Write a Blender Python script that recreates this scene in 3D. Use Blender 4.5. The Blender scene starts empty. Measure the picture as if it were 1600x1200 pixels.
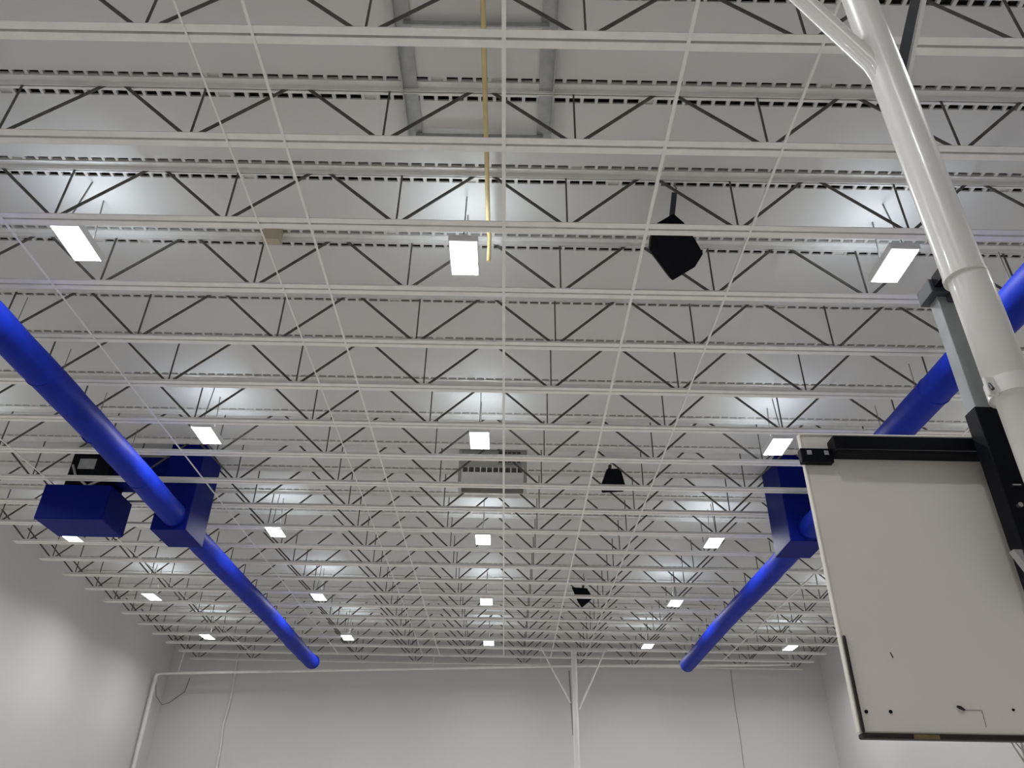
import bpy, bmesh, math, random
from mathutils import Vector, Matrix
random.seed(7)
PI = math.pi
SC = bpy.context.scene
COL = SC.collection
ZC = 2.5                      # eye height: heights below are written relative to the eye, things are lifted by ZC

# ------------------------------------------------------------------ camera
cam = bpy.data.cameras.new('camera'); cam_ob = bpy.data.objects.new('camera', cam); COL.objects.link(cam_ob)
cam.sensor_width = 36; cam.lens = 36*1213/1600; cam.clip_start = .05; cam.clip_end = 200
TH, ROLL = math.radians(31.9), .0175
fw = Vector((0, math.cos(TH), math.sin(TH))); up = Vector((0, -math.sin(TH), math.cos(TH))); rt = Vector((1, 0, 0))
c_, s_ = math.cos(ROLL), math.sin(ROLL)
R = rt*c_+up*s_; U = up*c_-rt*s_
cam_ob.matrix_world = Matrix(((R.x, U.x, -fw.x, 0), (R.y, U.y, -fw.y, 0), (R.z, U.z, -fw.z, ZC), (0, 0, 0, 1)))
SC.camera = cam_ob

# ------------------------------------------------------------------ world, exposure
w = bpy.data.worlds.new('world'); SC.world = w; w.use_nodes = True
w.node_tree.nodes['Background'].inputs[0].default_value = (.5, .5, .5, 1)
w.node_tree.nodes['Background'].inputs[1].default_value = .02
vs = SC.view_settings
SC.display_settings.display_device = 'sRGB'
vs.view_transform = 'Standard'; vs.look = 'None'; vs.gamma = 1; vs.use_curve_mapping = False
vs.exposure = 0.0
LAMP_W = 109.0                 # watts of every high-bay lamp
LENS_E = 7.0
UP_E = 19.0

# ------------------------------------------------------------------ materials
def mat(name, col, rough=.6, metal=0.0, var=.06, scale=3.0, spec=.4, bump=0.0, coat=0.0):
    m = bpy.data.materials.new(name); m.use_nodes = True
    nt = m.node_tree; b = nt.nodes['Principled BSDF']
    tc = nt.nodes.new('ShaderNodeTexCoord'); n = nt.nodes.new('ShaderNodeTexNoise')
    n.inputs['Scale'].default_value = scale; n.inputs['Detail'].default_value = 4
    nt.links.new(tc.outputs['Object'], n.inputs['Vector'])
    r = nt.nodes.new('ShaderNodeValToRGB')
    r.color_ramp.elements[0].position = .3; r.color_ramp.elements[1].position = .7
    r.color_ramp.elements[0].color = tuple(min(1, max(0, c*(1-var))) for c in col)+(1,)
    r.color_ramp.elements[1].color = tuple(min(1, c*(1+var)) for c in col)+(1,)
    nt.links.new(n.outputs['Fac'], r.inputs['Fac']); nt.links.new(r.outputs['Color'], b.inputs['Base Color'])
    b.inputs['Roughness'].default_value = rough; b.inputs['Metallic'].default_value = metal
    b.inputs['Specular IOR Level'].default_value = spec
    if coat: b.inputs['Coat Weight'].default_value = coat
    if bump:
        bp = nt.nodes.new('ShaderNodeBump'); bp.inputs['Strength'].default_value = bump; bp.inputs['Distance'].default_value = .02
        nt.links.new(n.outputs['Fac'], bp.inputs['Height']); nt.links.new(bp.outputs['Normal'], b.inputs['Normal'])
    return m
def emit(name, col, e):
    m = bpy.data.materials.new(name); m.use_nodes = True
    b = m.node_tree.nodes['Principled BSDF']
    b.inputs['Base Color'].default_value = (.8, .8, .8, 1)
    b.inputs['Emission Color'].default_value = col+(1,); b.inputs['Emission Strength'].default_value = e
    return m
M = dict(
    deck=mat('deck_white', (.70, .70, .68), .55, var=.03, scale=.5),
    rib=mat('rib_white', (.72, .71, .68), .6),
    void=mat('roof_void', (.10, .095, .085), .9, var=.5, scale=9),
    wall=mat('wall_paint', (.71, .70, .695), .75, var=.02, scale=.4, spec=.2),
    floor=mat('maple_floor', (.465, .445, .415), .35, var=.06, scale=2),
    chord=mat('chord_paint', (.86, .855, .825), .5, var=.05, scale=4),
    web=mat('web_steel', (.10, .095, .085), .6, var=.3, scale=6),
    pipe=mat('pipe_white', (.86, .85, .82), .45),
    galv=mat('galvanised', (.42, .43, .43), .45, metal=.3, var=.12, scale=8),
    yellow=mat('gas_yellow', (.72, .58, .28), .5, var=.08),
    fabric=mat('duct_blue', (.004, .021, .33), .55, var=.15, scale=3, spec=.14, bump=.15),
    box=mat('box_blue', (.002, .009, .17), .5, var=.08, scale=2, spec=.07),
    black=mat('black_paint', (.004, .0048, .008), .5, var=.2, spec=.12),
    darkgrey=mat('dark_grey_paint', (.05, .055, .07), .4),
    strut=mat('strut_grey', (.36, .385, .40), .35, metal=.3, var=.12, scale=9),
    mast=mat('mast_enamel', (.80, .795, .77), .28, var=.03, spec=.5, coat=.2),
    board=mat('board_fibreglass', (.82, .785, .735), .5, var=.03, scale=1.2),
    edge=mat('board_edge', (.82, .80, .72), .5),
    pad=mat('edge_pad', (.022, .017, .014), .6, var=.4, scale=7),
    ochre=mat('worn_tape', (.20, .145, .06), .7, var=.3, scale=30),
    steel=mat('bright_steel', (.62, .63, .65), .25, metal=.9),
    net=mat('net_cord', (.34, .33, .31), .8),
    orange=mat('rim_orange', (.60, .14, .03), .4),
    beige=mat('beige_box', (.52, .46, .34), .6),
    grille=mat('grille_grey', (.45, .45, .42), .5, metal=.2),
    housing=mat('fixture_white', (.8, .8, .8), .4),
    lens=emit('lens_glow', (1, 1, 1), LENS_E),
    uplens=emit('upper_lens_glow', (.84, .92, 1), UP_E),
    cable=mat('cable_grey', (.26, .25, .235), .6),
)

# ------------------------------------------------------------------ mesh helpers
class MB:
    def __init__(s): s.v = []; s.f = []; s.mi = []; s.sm = []
    def add(s, vs, fs, mi=0, smooth=False):
        o = len(s.v); s.v += [tuple(v) for v in vs]
        for f in fs: s.f.append(tuple(o+i for i in f)); s.mi.append(mi); s.sm.append(smooth)
        return s
    def box(s, x0, x1, y0, y1, z0, z1, mi=0):
        vs = [(x, y, z) for z in (z0, z1) for y in (y0, y1) for x in (x0, x1)]
        return s.add(vs, [(0, 2, 3, 1), (4, 5, 7, 6), (0, 1, 5, 4), (2, 6, 7, 3), (0, 4, 6, 2), (1, 3, 7, 5)], mi)
    def bar(s, a, b, wx, wy, mi=0, ref=(0, 1, 0)):
        a, b = Vector(a), Vector(b); d = (b-a).normalized(); y = Vector(ref); y = (y-d*y.dot(d)).normalized(); x = y.cross(d)
        vs = [p+x*sx*wx/2+y*sy*wy/2 for p in (a, b) for sx, sy in ((-1, -1), (1, -1), (1, 1), (-1, 1))]
        return s.add(vs, [(3, 2, 1, 0), (4, 5, 6, 7), (0, 1, 5, 4), (1, 2, 6, 5), (2, 3, 7, 6), (3, 0, 4, 7)], mi)
    def tube(s, pts, r, n=12, mi=0, cap=True):
        pts = [Vector(p) for p in pts]; rs = r if isinstance(r, (list, tuple)) else [r]*len(pts)
        rings = []; prev = None
        for i, p in enumerate(pts):
            if i == 0: d = pts[1]-p
            elif i == len(pts)-1: d = p-pts[i-1]
            else: d = (pts[i+1]-p).normalized()+(p-pts[i-1]).normalized()
            d.normalize()
            if prev is None:
                q = Vector((0, 0, 1)) if abs(d.z) < .9 else Vector((1, 0, 0))
            else: q = prev
            x = (q-d*q.dot(d)).normalized(); y = d.cross(x); prev = x
            rings.append([p+x*rs[i]*math.cos(2*PI*k/n)+y*rs[i]*math.sin(2*PI*k/n) for k in range(n)])
        vs = [v for g in rings for v in g]; fs = []
        for i in range(len(rings)-1):
            for k in range(n):
                fs.append((i*n+k, i*n+(k+1) % n, (i+1)*n+(k+1) % n, (i+1)*n+k))
        s.add(vs, fs, mi, True)
        if cap:
            s.add(rings[0], [tuple(range(n))[::-1]], mi); s.add(rings[-1], [tuple(range(n))], mi)
        return s
    def mesh(s, name, mats):
        me = bpy.data.meshes.new(name); me.from_pydata(s.v, [], s.f)
        for m in (mats if isinstance(mats, list) else [mats]): me.materials.append(m)
        me.polygons.foreach_set('material_index', s.mi); me.polygons.foreach_set('use_smooth', s.sm)
        me.update(); return me
def link(name, me, parent=None, loc=(0, 0, 0)):
    o = bpy.data.objects.new(name, me); COL.objects.link(o); o.location = loc
    if parent is not None: o.parent = parent
    return o
def bevel(o, wd=.006, seg=2):
    m = o.modifiers.new('bevel', 'BEVEL'); m.width = wd; m.segments = seg; m.limit_method = 'ANGLE'; return o
def tag(o, label, cat, group=None):
    o['label'] = label; o['category'] = cat
    if group: o['group'] = group
    return o
def thing(name, label, cat, loc=(0, 0, 0), group=None):
    o = bpy.data.objects.new(name, None); o.empty_display_size = .2; COL.objects.link(o)
    o.location = (loc[0], loc[1], loc[2]+ZC)
    return tag(o, label, cat, group)
def struct(name, mb, mats):
    o = link(name, mb.mesh(name, mats), None, (0, 0, ZC)); o['kind'] = 'structure'; return o
def single(name, mb, mats, label, cat, group=None, loc=(0, 0, 0)):
    o = link(name, mb.mesh(name, mats), None, (loc[0], loc[1], loc[2]+ZC)); return tag(o, label, cat, group)
def dup(root, loc, label):
    r = root.copy(); COL.objects.link(r); r.location = (loc[0], loc[1], loc[2]+ZC); r['label'] = label
    for ch in list(root.children):
        c = ch.copy(); COL.objects.link(c); c.parent = r
        for g in list(ch.children):
            d = g.copy(); COL.objects.link(d); d.parent = c
    return r
ORD = ('first second third fourth fifth sixth seventh eighth ninth tenth eleventh twelfth thirteenth fourteenth '
       'fifteenth sixteenth seventeenth eighteenth nineteenth twentieth twenty-first twenty-second').split()

# ------------------------------------------------------------------ room shell
XL, XR, YF, YB = -15.7, 14.7, -9.0, 37.8
H, DK = 7.96, 9.06            # bottom chord level, underside of the roof deck
Y0, DY, NJ = 5.39, 1.52, 22
JY = [Y0+DY*k for k in range(NJ)]
JO = [Y0-2*DY, Y0-DY]       # two more joists overhead, out of the frame, carry the near mast
t = .2
struct('floor', MB().box(XL-t, XR+t, YF-t, YB+t, -ZC-t, -ZC), M['floor'])
struct('wall_left', MB().box(XL-t, XL, YF, YB, -ZC, DK+.2), M['wall'])
struct('wall_right', MB().box(XR, XR+t, YF, YB, -ZC, DK+.2), M['wall'])
struct('wall_back', MB().box(XL-t, XR+t, YB, YB+t, -ZC, DK+.2), M['wall'])
struct('wall_front', MB().box(XL-t, XR+t, YF-t, YF, -ZC, DK+.2), M['wall'])
cb = MB(); IN = .118; OUTS = {-1: .178, 1: .205}
edges = [YF]
for y in JO+JY: edges += [y-OUTS[-1], y+OUTS[1]]
edges.append(YB)
for i in range(0, len(edges), 2):
    if edges[i+1] > edges[i]: cb.box(XL, XR, edges[i], edges[i+1], DK, DK+.03, 0)
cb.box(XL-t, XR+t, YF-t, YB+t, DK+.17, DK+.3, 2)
for y in JO+JY:
    for sgn in (-1, 1):
        a, b = sorted((y+sgn*IN, y+sgn*OUTS[sgn]))
        x = XL+.05+random.random()*.1
        while x < XR-.1:
            wdt = .040+random.random()*.014
            cb.box(x, x+wdt, a, b, DK+.002, DK+.05, 1)
            if random.random() < .05: cb.box(x+wdt, x+.2, a, b, DK+.03, DK+.06, 1)
            x += .203
    cb.box(XL, XR, y-IN, y+IN, DK+.002, DK+.05, 1)
struct('ceiling', cb, [M['deck'], M['rib'], M['void']])

# ------------------------------------------------------------------ roof joists
PX, PN = 2.51, .77
nodes = [PN+PX*n for n in range(-6, 6)]
XB0, XB1 = nodes[0]-.35, nodes[-1]+.35
b = MB()
for sgn in (-1, 1):
    ya, yb = sorted((sgn*.017, sgn*.115)); b.box(XB0, XB1, ya, yb, -.012, 0)
    ya, yb = sorted((sgn*.017, sgn*.027)); b.box(XB0, XB1, ya, yb, 0, .085)
me_bot = b.mesh('bottom_chord', M['chord'])
b = MB(); ZT = DK-.004-H
for sgn in (-1, 1):
    ya, yb = sorted((sgn*.012, sgn*.112)); b.box(XL+.01, XR-.01, ya, yb, ZT-.012, ZT)
    ya, yb = sorted((sgn*.012, sgn*.022)); b.box(XL+.01, XR-.01, ya, yb, ZT-.09, ZT-.012)
me_top = b.mesh('top_chord', M['chord'])
OFF = 1.08; ZA, ZB = .05, ZT-.045
def diag_mesh(dx):
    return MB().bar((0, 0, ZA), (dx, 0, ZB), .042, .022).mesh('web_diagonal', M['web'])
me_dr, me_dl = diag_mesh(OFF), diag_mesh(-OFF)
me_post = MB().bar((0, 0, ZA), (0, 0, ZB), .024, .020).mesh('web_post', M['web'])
def jlabel(k):
    if k == 0: return 'white open-web steel roof joist nearest the camera, with wide double bottom chord'
    if k == NJ-1: return 'white open-web steel roof joist farthest away, close to the back wall'
    return 'white open-web steel roof joist, %s row counted away from the camera' % ORD[k]
j0 = thing('roof_joist', jlabel(0), 'roof joist', (0, JY[0], H), 'open-web joists across the ceiling')
link('bottom_chord', me_bot, j0); link('top_chord', me_top, j0)
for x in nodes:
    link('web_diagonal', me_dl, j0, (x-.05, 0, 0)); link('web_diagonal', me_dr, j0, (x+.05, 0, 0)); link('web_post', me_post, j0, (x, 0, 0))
for k in range(1, NJ): dup(j0, (0, JY[k], H), jlabel(k))
dup(j0, (0, JO[0], H), 'white open-web steel roof joist overhead that carries the near basketball mast')
dup(j0, (0, JO[1], H), 'white open-web steel roof joist overhead, just beyond the top edge of the photo')

# bridging bars lengthwise under the joists
def bridging(x, label, y0=Y0-1.2, y1=YB-2.0, wd=.035):
    b = MB(); b.box(-wd/2, wd/2, y0, y1, -.004, .0); b.box(-wd/2, -wd/2+.005, y0, y1, 0, .03)
    single('bridging_bar', b, M['chord'], label, 'bridging bar', 'bridging bars under the joists', (x, 0, H-.017))
bridging(-.16, 'thin white bridging bar running lengthwise down the middle, right of the yellow pipe', wd=.05)
bridging(1.93, 'thin white bridging bar running lengthwise just left of the black speakers', wd=.045)
bridging(-3.0, 'thin white lengthwise bridging bar, first one left of the middle light row')
bridging(-3.75, 'thin white lengthwise bridging bar, second one left of the middle light row', wd=.025)
bridging(-7.5, 'thin white lengthwise bridging bar beside the left blue duct', wd=.04)
bridging(3.45, 'thin white lengthwise bridging bar right of the black speakers', wd=.03)
bridging(-11.4, 'thin white lengthwise bridging bar nearest the left wall', wd=.035)
bridging(9.6, 'thin white lengthwise bridging bar nearest the right wall', wd=.035)

# ------------------------------------------------------------------ high-bay lights
LX = ['far left one by the left wall', 'left one near the blue duct', 'middle one', 'right one', 'far right one by the right wall']
LP = [('added row behind the camera', [(-12.65, -3.0), (-6.66, -3.0), (-.77, -3.0)]),  # invented row, put in to brighten the backboard and near mast
      ('added unseen overhead row', [(-12.65, 3.05), (-6.66, 3.05), (-.77, 3.05), (5.87, 3.05), (11.82, 3.05)]),  # out of view, added for its light on the mast and nearby parts
      ('first row', [(-12.7, 9.1), (-6.66, 8.96), (-.77, 9.14), (5.86, 9.14), (11.82, 9.15)]),
      ('second row', [(-12.7, 15.1), (-6.69, 15.14), (-.69, 15.16), (5.88, 15.21), (11.82, 15.2)]),
      ('third row', [(-12.75, 21.6), (-6.62, 20.9), (-.75, 21.25), (5.84, 21.18), (11.82, 21.2)]),
      ('fourth row', [(-12.65, 27.5), (-6.66, 27.15), (-.77, 27.37), (5.86, 27.15), (11.82, 27.2)]),
      ('back row', [(-12.5, 33.1), (-6.61, 32.85), (-.78, 33.35), (5.88, 33.4), (11.82, 33.25)])]
WL, DL = .41, .77
b = MB()
b.box(-WL/2-.02, WL/2+.02, -DL/2-.02, DL/2+.02, .03, .08)
for sx in (-1, 1):
    b.box(*sorted((sx*(WL/2), sx*(WL/2+.02))), -DL/2-.02, DL/2+.02, -.03, .03)
    b.box(-WL/2, WL/2, *sorted((sx*(DL/2), sx*(DL/2+.02))), -.03, .03)
me_h = b.mesh('housing', M['housing'])
me_l = MB().box(-WL/2+.002, WL/2-.002, -DL/2+.002, DL/2-.002, -.012, .022).mesh('lens', M['lens'])
me_u = MB().box(-.13, .13, -.30, .30, .081, .095).mesh('upper_lens', M['uplens'])
b = MB()
for sy in (-1, 1):
    b.bar((0, sy*.36, .08), (0, sy*.20, DK-H-.012), .018, .018, 0, (1, 0, 0))
me_c = b.mesh('hanger_cable', M['cable'])
ldat = bpy.data.lights.new('high_bay_lamp', 'AREA'); ldat.shape = 'RECTANGLE'; ldat.size = WL; ldat.size_y = DL
ldat.energy = LAMP_W; ldat.color = (.985, .99, 1); ldat.spread = math.radians(158)
for rl, row in LP:
    for (x, y), cl in zip(row, LX):
        r = thing('high_bay_light', 'lit rectangular high-bay light, %s, %s' % (rl, cl), 'ceiling light', (x, y, H+.02), 'high-bay lights in rows')
        link('housing', me_h, r); link('lens', me_l, r); link('upper_lens', me_u, r); link('hanger_cable', me_c, r)
        lo = bpy.data.objects.new('high_bay_lamp', ldat); COL.objects.link(lo); lo.parent = r; lo.location = (0, 0, -.02)

# ------------------------------------------------------------------ blue fabric ducts with drop boxes
def duct_tube(y0, y1, r, seed, droop=0.0, pinch=None):
    rnd = random.Random(seed); mb = MB(); n = 28; step = .12; N = int((y1-y0)/step); vs = []; fs = []
    ph = [rnd.random()*6.28 for _ in range(8)]
    for i in range(N+1):
        y = y0+(y1-y0)*i/N
        for k in range(n):
            a = 2*PI*k/n
            rr = r*(1+.012*math.sin(y*1.3+ph[0]+2*a)+.010*math.sin(y*3.1+ph[1]+3*a+ph[2])+.007*math.sin(y*5.7+ph[3]-2*a))
            rr *= 1+.012*abs(math.sin(PI*(y-y0)/1.52))
            dx = .03*math.sin(y*.55+ph[4])
            vs.append((dx+rr*math.sin(a), y, rr*math.cos(a)-droop*math.sin(y*.8)**2))
    for i in range(N):
        for k in range(n):
            fs.append((i*n+k, i*n+(k+1) % n, (i+1)*n+(k+1) % n, (i+1)*n+k))
    mb.add(vs, fs, 0, True)
    mb.add(vs[:n], [tuple(range(n))], 0); mb.add(vs[-n:], [tuple(range(n))[::-1]], 0)
    return mb
BY0, BY1, BZ = 17.70, 18.93, 6.74
def duct_system(side, x, z, r, yend, bx0, bx1, label):
    root = thing('air_duct', label, 'air duct', (x, BY0, z), 'blue fabric air ducts')
    f = duct_tube(3.2-BY0, -.0, r, 3+side).mesh('near_run', M['fabric']); nr = link('near_run', f, root)
    b = MB()
    for i in range(6):
        y = 5.0-BY0+i*2.1; b.tube([(0, y-.012, 0), (0, y+.012, 0)], r*1.035, 28)
    link('seam_band', b.mesh('seam_band', M['fabric']), nr)
    fr = link('far_run', duct_tube(BY1-BY0, yend-BY0, r, 11+side).mesh('far_run', M['fabric']), root)
    b = MB().tube([(0, BY1-BY0, 0), (0, BY1-BY0+.10, 0)], r*1.06, 28); link('collar', b.mesh('collar', M['box']), fr)
    b = MB().tube([(.03, yend-BY0-.02, 0), (.03, yend-BY0+.10, 0), (.03, yend-BY0+.18, -.02)], [r*1.02, r*.9, r*.45], 28)
    link('end_cap', b.mesh('end_cap', M['fabric']), fr)
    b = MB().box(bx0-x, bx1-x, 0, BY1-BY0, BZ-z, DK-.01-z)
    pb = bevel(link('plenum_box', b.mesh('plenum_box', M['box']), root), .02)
    b = MB().tube([(0, -.06, 0), (0, .0, 0)], r*1.08, 28); link('inlet_collar', b.mesh('inlet_collar', M['box']), pb)
    for yy in (-.004,):
        b = MB().box(-.06, .06, yy-.06, yy-.055, -r*.55, -r*.55+.02); l = link('tag', b.mesh('tag', M['steel']), pb, (.05, 0, 0)); l['label'] = 'small bright metal tag'
    b = MB()
    for i in range(8):
        y = 4.2-BY0+i*1.52*1.0
        b.bar((0, y, r), (0, y, H-.03-z), .01, .01)
    link('hanger', b.mesh('hanger', M['cable']), nr)
    return root
duct_system(0, -8.08, 7.10, .275, 33.5, -8.62, -7.76, 'long blue fabric air duct on the left with its drop box')
duct_system(1, 7.25, 7.05, .275, 32.6, 6.74, 7.62, 'long blue fabric air duct on the right, passing behind the backboard')

# blue unit beside the left duct
root = thing('air_handler', 'wide blue boxed air handler hung left of the left duct, dark fan on top', 'air handler', (-10.5, BY0, 6.97))
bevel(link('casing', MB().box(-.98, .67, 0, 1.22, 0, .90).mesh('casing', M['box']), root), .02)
fan = bevel(link('fan_housing', MB().box(-.62, .42, .12, 1.05, .90, 1.95).mesh('fan_housing', M['black']), root), .05, 3)
b = MB().box(-.40, .02, .105, .122, 1.38, 1.66); o = link('cover_plate', b.mesh('cover_plate', M['galv']), fan); o['label'] = 'small grey cover plate'
b = MB().tube([(-.5, .05, 1.45), (-.3, -.02, 1.12), (-.1, .0, .98), (0, .06, .9)], .03, 10); link('hose', b.mesh('hose', M['galv']), root)
b = MB().tube([(.05, .06, .91), (.3, -.02, 1.0), (.5, .06, 1.12)], .03, 10); link('hose', b.mesh('hose', M['galv']), root)
b = MB().box(.40, 1.85, .35, 1.0, 1.15, 1.85); link('duct_link', b.mesh('duct_link', M['box']), root)

# ------------------------------------------------------------------ speakers
def speaker(pts, y, k, dep, hang, label, ly=0.0):
    """pts: front outline (x, z) measured at distance y/k; the cabinet narrows towards its back"""
    pts = [(x*k, z*k) for x, z in pts]; cx = sum(p[0] for p in pts)/len(pts); cz = sum(p[1] for p in pts)/len(pts)
    root = thing('speaker', label, 'speaker', (cx, y, cz), 'black speakers hung from the ceiling')
    tl = math.atan2(cz, y); ct, st_ = math.cos(tl), math.sin(tl)
    loc = [(x-cx, (z-cz)*ct) for x, z in pts]; n = len(loc)
    def tilt(x, q, z): return (x, q*ct-z*st_, q*st_+z*ct)
    b = MB(); v = [tilt(x, -dep*.5, z) for x, z in loc]+[tilt(x*.95, dep*.1, z*.95) for x, z in loc]+[tilt(x*.55, dep*.5, z*.6) for x, z in loc]
    fs = [tuple(range(n))[::-1], tuple(range(2*n, 3*n))]
    for q in (0, n):
        fs += [(q+i, q+(i+1) % n, q+n+(i+1) % n, q+n+i) for i in range(n)]
    b.add(v, fs); cab = bevel(link('cabinet', b.mesh('cabinet', M['black']), root), .015)
    b = MB(); v = [tilt(x*.9, -dep*.5-.012, z*.9) for x, z in loc]+[tilt(x*.9, -dep*.5+.004, z*.9) for x, z in loc]
    b.add(v, [tuple(range(n))[::-1]]+[(i, (i+1) % n, n+(i+1) % n, n+i) for i in range(n)]); link('grille', b.mesh('grille', M['black']), cab)
    top = DK-.012-cz; zt = max(z for x, z in loc)*ct; hx_, hl = hang; zb = zt-.1
    b = MB(); b.bar((hx_, .0, zb), (hx_+.05, ly*hl, zb+(top-zb)*hl), .08, .05); o = link('bracket', b.mesh('bracket', M['darkgrey']), root); o['label'] = 'dark grey hanging bracket'
    za = zb+(top-zb)*hl
    b = MB(); b.tube([(hx_+.05, ly*hl, za-.02), (hx_+.08, ly*.9, za+(top-za)*.4), (hx_+.04, ly*.95, za+(top-za)*.7), (hx_+.07, ly, top)], .013, 8)
    link('hanger', b.mesh('hanger', M['cable']), root)
    return root
speaker([(2.51, 9.26), (2.25, 9.05), (2.17, 8.76), (2.16, 8.47), (2.55, 7.83), (2.90, 8.13), (3.02, 8.42), (2.89, 8.70), (2.68, 9.08)], 8.97, .948, .44, (-.02, .80),
        'black hung speaker nearest the camera, six-sided with its point down', -.42)
speaker([(2.38, 8.51), (2.71, 8.52), (2.83, 8.06), (2.78, 7.90), (2.26, 7.86), (2.22, 8.02)], 18.15, 1.03, .42, (-.08, .6),
        'black hung speaker in the middle distance, wider at its bottom')
speaker([(2.17, 8.29), (2.70, 8.26), (2.91, 7.93), (2.72, 7.75), (2.52, 7.58), (2.40, 7.75)], 27.4, 1.03, .40, (.0, .5),
        'small black diamond-shaped hung speaker farthest away')

# ------------------------------------------------------------------ gas pipe, roof frames, grille box
single('gas_pipe', MB().tube([(0, 3.0, 0), (0, 9.35, 0), (.02, 9.42, -.05), (.02, 9.45, -.55)], .034, 12), M['yellow'],
       'yellow gas pipe running lengthwise under the roof deck', 'pipe', None, (-.425, 0, 8.72))
root = thing('roof_frame', 'grey steel frame around a roof opening above the nearest joists', 'steel frame', (-.53, 6.4, 8.9))
for x in (-.93, .93):
    b = MB(); b.box(x-.10, x+.10, -2.6, 1.38, .12, .14); b.box(x-.10 if x < 0 else x+.085, x-.085 if x < 0 else x+.10, -2.6, 1.38, .02, .12)
    link('side_channel', b.mesh('side_channel', M['galv']), root)
for y in (-.5, 1.26):
    b = MB(); b.box(-.92, .92, y-.03, y+.03, .08, .10); b.box(-.92, .92, y-.03, y-.02, .02, .08)
    link('cross_angle', b.mesh('cross_angle', M['galv']), root)
root = thing('ceiling_diffuser', 'grey ceiling grille box hung between joists behind the middle lights', 'air diffuser', (-.45, 17.72, 8.15))
b = MB(); b.box(-.86, -.78, 0, .5, -.12, .895); b.box(.78, .86, 0, .5, -.12, .895); b.box(-.78, .78, .46, .5, -.10, .895); b.box(-.78, .78, 0.02, .05, .40, .895)
link('casing', b.mesh('casing', M['grille']), root)
b = MB(); b.box(-.78, .78, .05, .16, -.10, -.08); link('bottom_panel', b.mesh('bottom_panel', M['beige']), root)
b = MB(); b.box(-.78, .78, .0, .035, -.06, .26); o = link('front_panel', b.mesh('front_panel', M['chord']), root); o['label'] = 'pale lower front panel'
b = MB()
for i in range(11): b.box(-.78+i*.153, -.75+i*.153, -.01, .03, .26, .40)
b.box(-.78, .78, .035, .045, .26, .40, 1)
link('grille', b.mesh('grille', [M['chord'], M['void']]), root)
b = MB(); b.box(.12, .72, .008, .018, .50, .86, 1)
for i in range(6): b.box(.12+i*.116, .14+i*.116, -.008, .010, .50, .86)
for i in range(5): b.box(.12, .72, -.012, .004, .50+i*.085, .52+i*.085)
o = link('square_grille', b.mesh('square_grille', [M['grille'], M['void']]), root); o['label'] = 'small gridded grille at upper right'
single('junction_box', MB().box(-.14, .14, -.08, .08, -.16, .12), M['beige'], 'small beige box on the fourth joist left of the middle light', 'junction box', None, (-4.05, JY[3]-.112-.08, DK-.12))

# ------------------------------------------------------------------ near basketball hoop (seen from behind)
hx, hy = 2.06, 2.65
root = thing('basketball_hoop', 'ceiling-hung basketball hoop seen from behind, cream backboard on a thick white mast', 'basketball hoop', (hx, hy, .376))
def P(x, y, z): return (x-hx, y-hy, z-.376)
MX, MY = 1.735, 2.3
mb_ = MB().tube([P(MX, MY, 1.95), P(MX-.006, MY, 3.8), P(MX-.02, MY, H-.02)], .0765, 32)
mast = link('mast', mb_.mesh('mast', M['mast']), root)
b = MB().tube([P(MX, MY, 1.94), P(MX, MY, 1.958)], .0795, 32); link('collar', b.mesh('collar', M['mast']), mast)
b = MB().tube([P(MX+.01, MY, .95), P(MX+.01, MY, 1.40), P(MX+.01, MY, 1.41), P(MX+.01, MY, 1.95)], [.060, .060, .073, .073], 32); low = link('lower_tube', b.mesh('lower_tube', M['mast']), root)
b = MB(); b.tube([P(MX+.01, MY, 1.41), P(MX+.01, MY, 1.475)], .078, 28)
b.box(*[v for v in (MX-.095-hx, MX-.06-hx, MY-.035-hy, MY-.02-hy, 1.40-.376, 1.475-.376)])
cl = bevel(link('clamp', b.mesh('clamp', M['mast']), low), .004)
b = MB(); b.tube([P(MX-.088, MY-.05, 1.415), P(MX-.080, MY-.025, 1.455)], .006, 10); link('clamp_bolt', b.mesh('clamp_bolt', M['darkgrey']), cl)
b = MB().tube([P(MX-.03, MY, 3.12), P(MX-.055, MY, 3.24), P(1.44, MY, 3.756), P(-.56, MY, H-.02)], [.048, .046, .042, .042], 20); link('brace', b.mesh('brace', M['mast']), root)
b = MB().bar(P(MX+.015, MY+.02, 3.05), P(3.63, MY+.02, H-.02), .060, .008); br = link('brace', b.mesh('brace', M['darkgrey']), root); br['label'] = 'dark angle brace with a white edge'
b = MB().bar(P(MX+.046, MY-.005, 3.06), P(3.658, MY-.005, H-.025), .018, .05); link('brace_edge', b.mesh('brace_edge', M['mast']), br)
# backboard
bx0, bx1, bz0, bz1 = 1.12, 3.0, .376, 1.438
bd = MB().box(bx0-hx, bx1-hx, 0, .022, bz0-.376, bz1-.376)
board = bevel(link('backboard', bd.mesh('backboard', M['board']), root), .006)
b = MB(); b.box(bx0-.008-hx, bx0-hx, -.006, .020, .0, bz1-.376+.008); b.box(bx0-.008-hx, bx1-hx, -.006, .020, bz1-.376-.002, bz1-.376+.008)
o = bevel(link('edge_trim', b.mesh('edge_trim', M['edge']), board), .004); o['label'] = 'cream rim along the backboard edge'
b = MB(); b.box(bx0-.001-hx, bx0+.010-hx, -.016, -.004, .0, .30); b.box(bx0-hx, bx1-hx, -.010, .030, -.017, -.0)
o = bevel(link('edge_pad', b.mesh('edge_pad', M['pad']), board), .006); o['label'] = 'dark padding strip along lower edges'
b = MB().box(1.28-hx, 1.36-hx, -.0125, -.008, -.0155, -.003); o = link('worn_tape', b.mesh('worn_tape', M['ochre']), board); o['label'] = 'ochre worn tape on the bottom pad'
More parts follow.
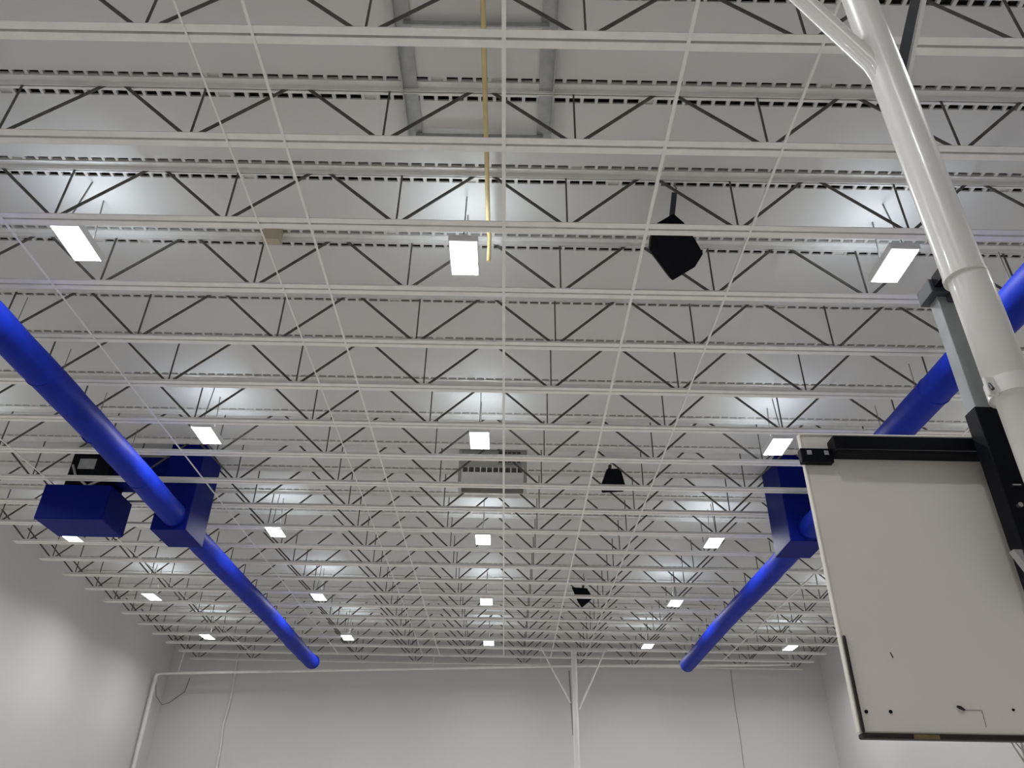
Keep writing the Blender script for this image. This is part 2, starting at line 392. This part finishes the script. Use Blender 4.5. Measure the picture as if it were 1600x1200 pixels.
for x, z, r in ((1.15, .439, .0055), (1.228, .440, .0055), (1.624, .452, .004)):
    b = MB().tube([P(x, hy-.004, z), P(x, hy+.001, z)], r, 12); link('bolt_hole', b.mesh('bolt_hole', M['black']), board)
b = MB().tube([P(1.442, hy-.012, .457), P(1.452, hy-.008, .455), P(1.466, hy-.004, .449)], [.004, .0055, .003], 10)
b.bar(P(1.466, hy-.002, .449), P(1.522, hy-.002, .449), .001, .001); b.bar(P(1.522, hy-.002, .449), P(1.522, hy-.002, .40), .001, .001)
link('latch', b.mesh('latch', M['pad']), board)
b = MB().bar(P(1.272, hy-.001, .625), P(1.277, hy-.001, .607), .003, .002); link('scuff', b.mesh('scuff', M['pad']), board)
# black back frame
yb0 = 2.582-hy
b = MB(); b.box(1.215-hx, 2.84-hx, yb0, -.002, 1.335-.376, 1.405-.376); b.box(1.215-hx, 2.84-hx, yb0-.012, yb0, 1.335-.376, 1.343-.376)
top = bevel(link('top_rail', b.mesh('top_rail', M['black']), root), .004)
b = MB(); b.box(1.095-hx, 1.216-hx, -.035, -.002, 1.308-.376, 1.366-.376); ep = bevel(link('end_plate', b.mesh('end_plate', M['black']), top), .004)
for x in (1.125, 1.190):
    b = MB().box(x-.009-hx, x+.009-hx, -.042, -.034, 1.335-.376, 1.353-.376); o = bevel(link('bolt', b.mesh('bolt', M['steel']), ep), .002); o['label'] = 'bright square bolt'
b = MB(); b.box(1.738-hx, 1.808-hx, 2.50-hy, 2.562-hy, 1.46-.376, 2.05-.376)
st = bevel(link('strut', b.mesh('strut', M['strut']), root), .003); st['label'] = 'bare grey square steel strut'
b = MB(); b.box(1.731-hx, 1.815-hx, 2.494-hy, 2.568-hy, .78-.376, 1.49-.376)
sl = bevel(link('strut_sleeve', b.mesh('strut_sleeve', M['black']), st), .003); sl['label'] = 'black painted lower sleeve'
b = MB(); b.box(1.705-hx, 1.775-hx, 2.47-hy, 2.575-hy, 2.015-.376, 2.085-.376); b.box(1.775-hx, 1.97-hx, 2.485-hy, 2.565-hy, 1.985-.376, 2.05-.376)
ar = bevel(link('top_arm', b.mesh('top_arm', M['darkgrey']), root), .004)
b = MB(); b.box(1.765-hx, 1.95-hx, 2.46-hy, 2.485-hy, 2.03-.376, 2.10-.376); b.box(1.72-hx, 1.80-hx, MY+.05-hy, 2.47-hy, 2.04-.376, 2.09-.376); link('arm_clamp', b.mesh('arm_clamp', M['black']), ar)
b = MB(); b.box(1.80-hx, 2.32-hx, -.045, -.003, .84-.376, 1.34-.376); b.box(1.84-hx, 1.90-hx, -.10, -.045, .80-.376, 1.34-.376)
pl = bevel(link('mounting_plate', b.mesh('mounting_plate', M['black']), root), .004)
b = MB(); b.box(1.765-hx, 1.795-hx, -.165, -.1555, 1.165-.376, 1.170-.376); o = link('bolt', b.mesh('bolt', M['steel']), pl)
for x, z in ((1.765, 1.09), (1.80, 1.03)):
    b = MB(); b.tube([P(x, hy-.155, z), P(x, hy-.17, z)], .009, 8); o = link('bolt', b.mesh('bolt', M['steel']), pl); o['label'] = 'bright bolt head'
b = MB(); b.add([P(1.70, 2.50, .935), P(1.80, 2.50, .935), P(1.80, 2.50, .78), P(1.765, 2.50, .78), P(1.70, 2.53, .935), P(1.80, 2.53, .935), P(1.80, 2.53, .78), P(1.765, 2.53, .78)],
                [(0, 3, 2, 1), (4, 5, 6, 7), (0, 1, 5, 4), (1, 2, 6, 5), (2, 3, 7, 6), (3, 0, 4, 7)])
o = link('bracket', b.mesh('bracket', M['steel']), pl); o['label'] = 'bright steel lower bracket'
# rim and net on the playing side
rz, rr_, ryc = .55, .2286, 2.65+.05+.15+.2286
b = MB(); N = 40
ring = [P(hx+rr_*math.cos(2*PI*i/N), ryc+rr_*math.sin(2*PI*i/N), rz) for i in range(N+1)]
b.tube(ring, .009, 10, cap=False); b.box(-.13, .13, .045, .06, rz-.376-.10, rz-.376+.03); b.box(-.07, .07, .05, ryc-rr_-hy+.01, rz-.376-.015, rz-.376-.003)
rim = link('rim', b.mesh('rim', M['orange']), root)
b = MB(); K = 12; rows = [(rz-.01, .225), (rz-.07, .205), (rz-.14, .18), (rz-.21, .16), (rz-.28, .145), (rz-.36, .145), (rz-.43, .15)]
def npt(i, j):
    z, r = rows[i]; a = 2*PI*(j+(.5 if i % 2 else 0))/K
    return P(hx+r*math.cos(a), ryc+r*math.sin(a), z)
for i in range(len(rows)-1):
    for j in range(K):
        for dj in ((0, -1) if i % 2 == 0 else (0, 1)):
            b.tube([npt(i, j), npt(i+1, j+dj)], .0028, 6)
o = link('net', b.mesh('net', M['net']), root)

# ------------------------------------------------------------------ far basketball mast
root = thing('basketball_mast', 'distant white ceiling-hung basketball mast with two thin braces before the back wall', 'basketball mast', (2.83, 34.0, H))
b = MB().tube([(0, 0, -6.2), (0, 0, -.13)], .12, 20); link('mast', b.mesh('mast', M['mast']), root)
b = MB().tube([(-1.42, -.3, -.05), (-.2, -.05, -2.2)], .035, 10); link('brace', b.mesh('brace', M['mast']), root)
b = MB().tube([(1.32, -.3, -.05), (.15, -.05, -2.45)], .035, 10); link('brace', b.mesh('brace', M['mast']), root)
b = MB().tube([(-.22, .1, -.9), (-.12, .06, -3.4)], .03, 8); link('cable', b.mesh('cable', M['cable']), root)
b = MB().box(-1.5, 1.4, -.05, .05, -.13, -.05); link('mounting_rail', b.mesh('mounting_rail', M['mast']), root)

# ------------------------------------------------------------------ pipes and cables by the back wall
root = thing('drain_pipe', 'white drain pipe sloping across under the far ceiling and down the left wall', 'pipe', (-15.52, 36.1, 7.05))
b = MB().tube([(0, 0, 0), (12.2, 0, .42), (18.3, 0, .63), (26.2, 0, .80)], .06, 12); link('cross_pipe', b.mesh('cross_pipe', M['pipe']), root)
b = MB().tube([(.15, 0, .0), (.03, 0, -.03), (0, 0, -.18), (0, 0, -9.5)], [.06, .08, .085, .085], 16); link('downpipe', b.mesh('downpipe', M['pipe']), root)
b = MB().tube([(26.2, 0, .80), (28.2, 0, .84), (28.25, 0, .95), (28.25, 0, 1.98)], .045, 10); link('riser', b.mesh('riser', M['pipe']), root)
for x, dz in ((.95, .05), (12.2, .42), (17, .58)):
    b = MB().bar((x, 0, dz), (x+.12, 0, DK-7.05-.012), .04, .04); link('hanger', b.mesh('hanger', M['pipe']), root)
single('conduit', MB().tube([(0, 0, 8.6), (0, 0, 7.8), (.06, 0, 6.4), (-.05, 0, 5.2), (.03, 0, 4.4), (.0, 0, -2.4)], .042, 10), M['pipe'],
       'thin white conduit running down the back wall near its left corner', 'conduit', None, (-12.62, 37.74, 0))
single('cable', MB().tube([(0, 0, 8.3), (0, 0, 6.5), (.05, 0, 5.0), (.02, 0, -2.45)], .014, 8), M['galv'],
       'thin grey cable running down the back wall right of the right duct', 'cable', None, (10.45, 37.785, 0))
single('cable', MB().tube([(-15.55, 36.25, 6.85), (-15.5, 36.6, 6.2), (-15.45, 37.3, 5.95), (-15.3, 37.65, 6.1), (-14.75, 37.782, 6.6), (-14.65, 37.782, 7.2)], .018, 8), M['cable'],
       'thin grey looped cable in the left back corner', 'cable')
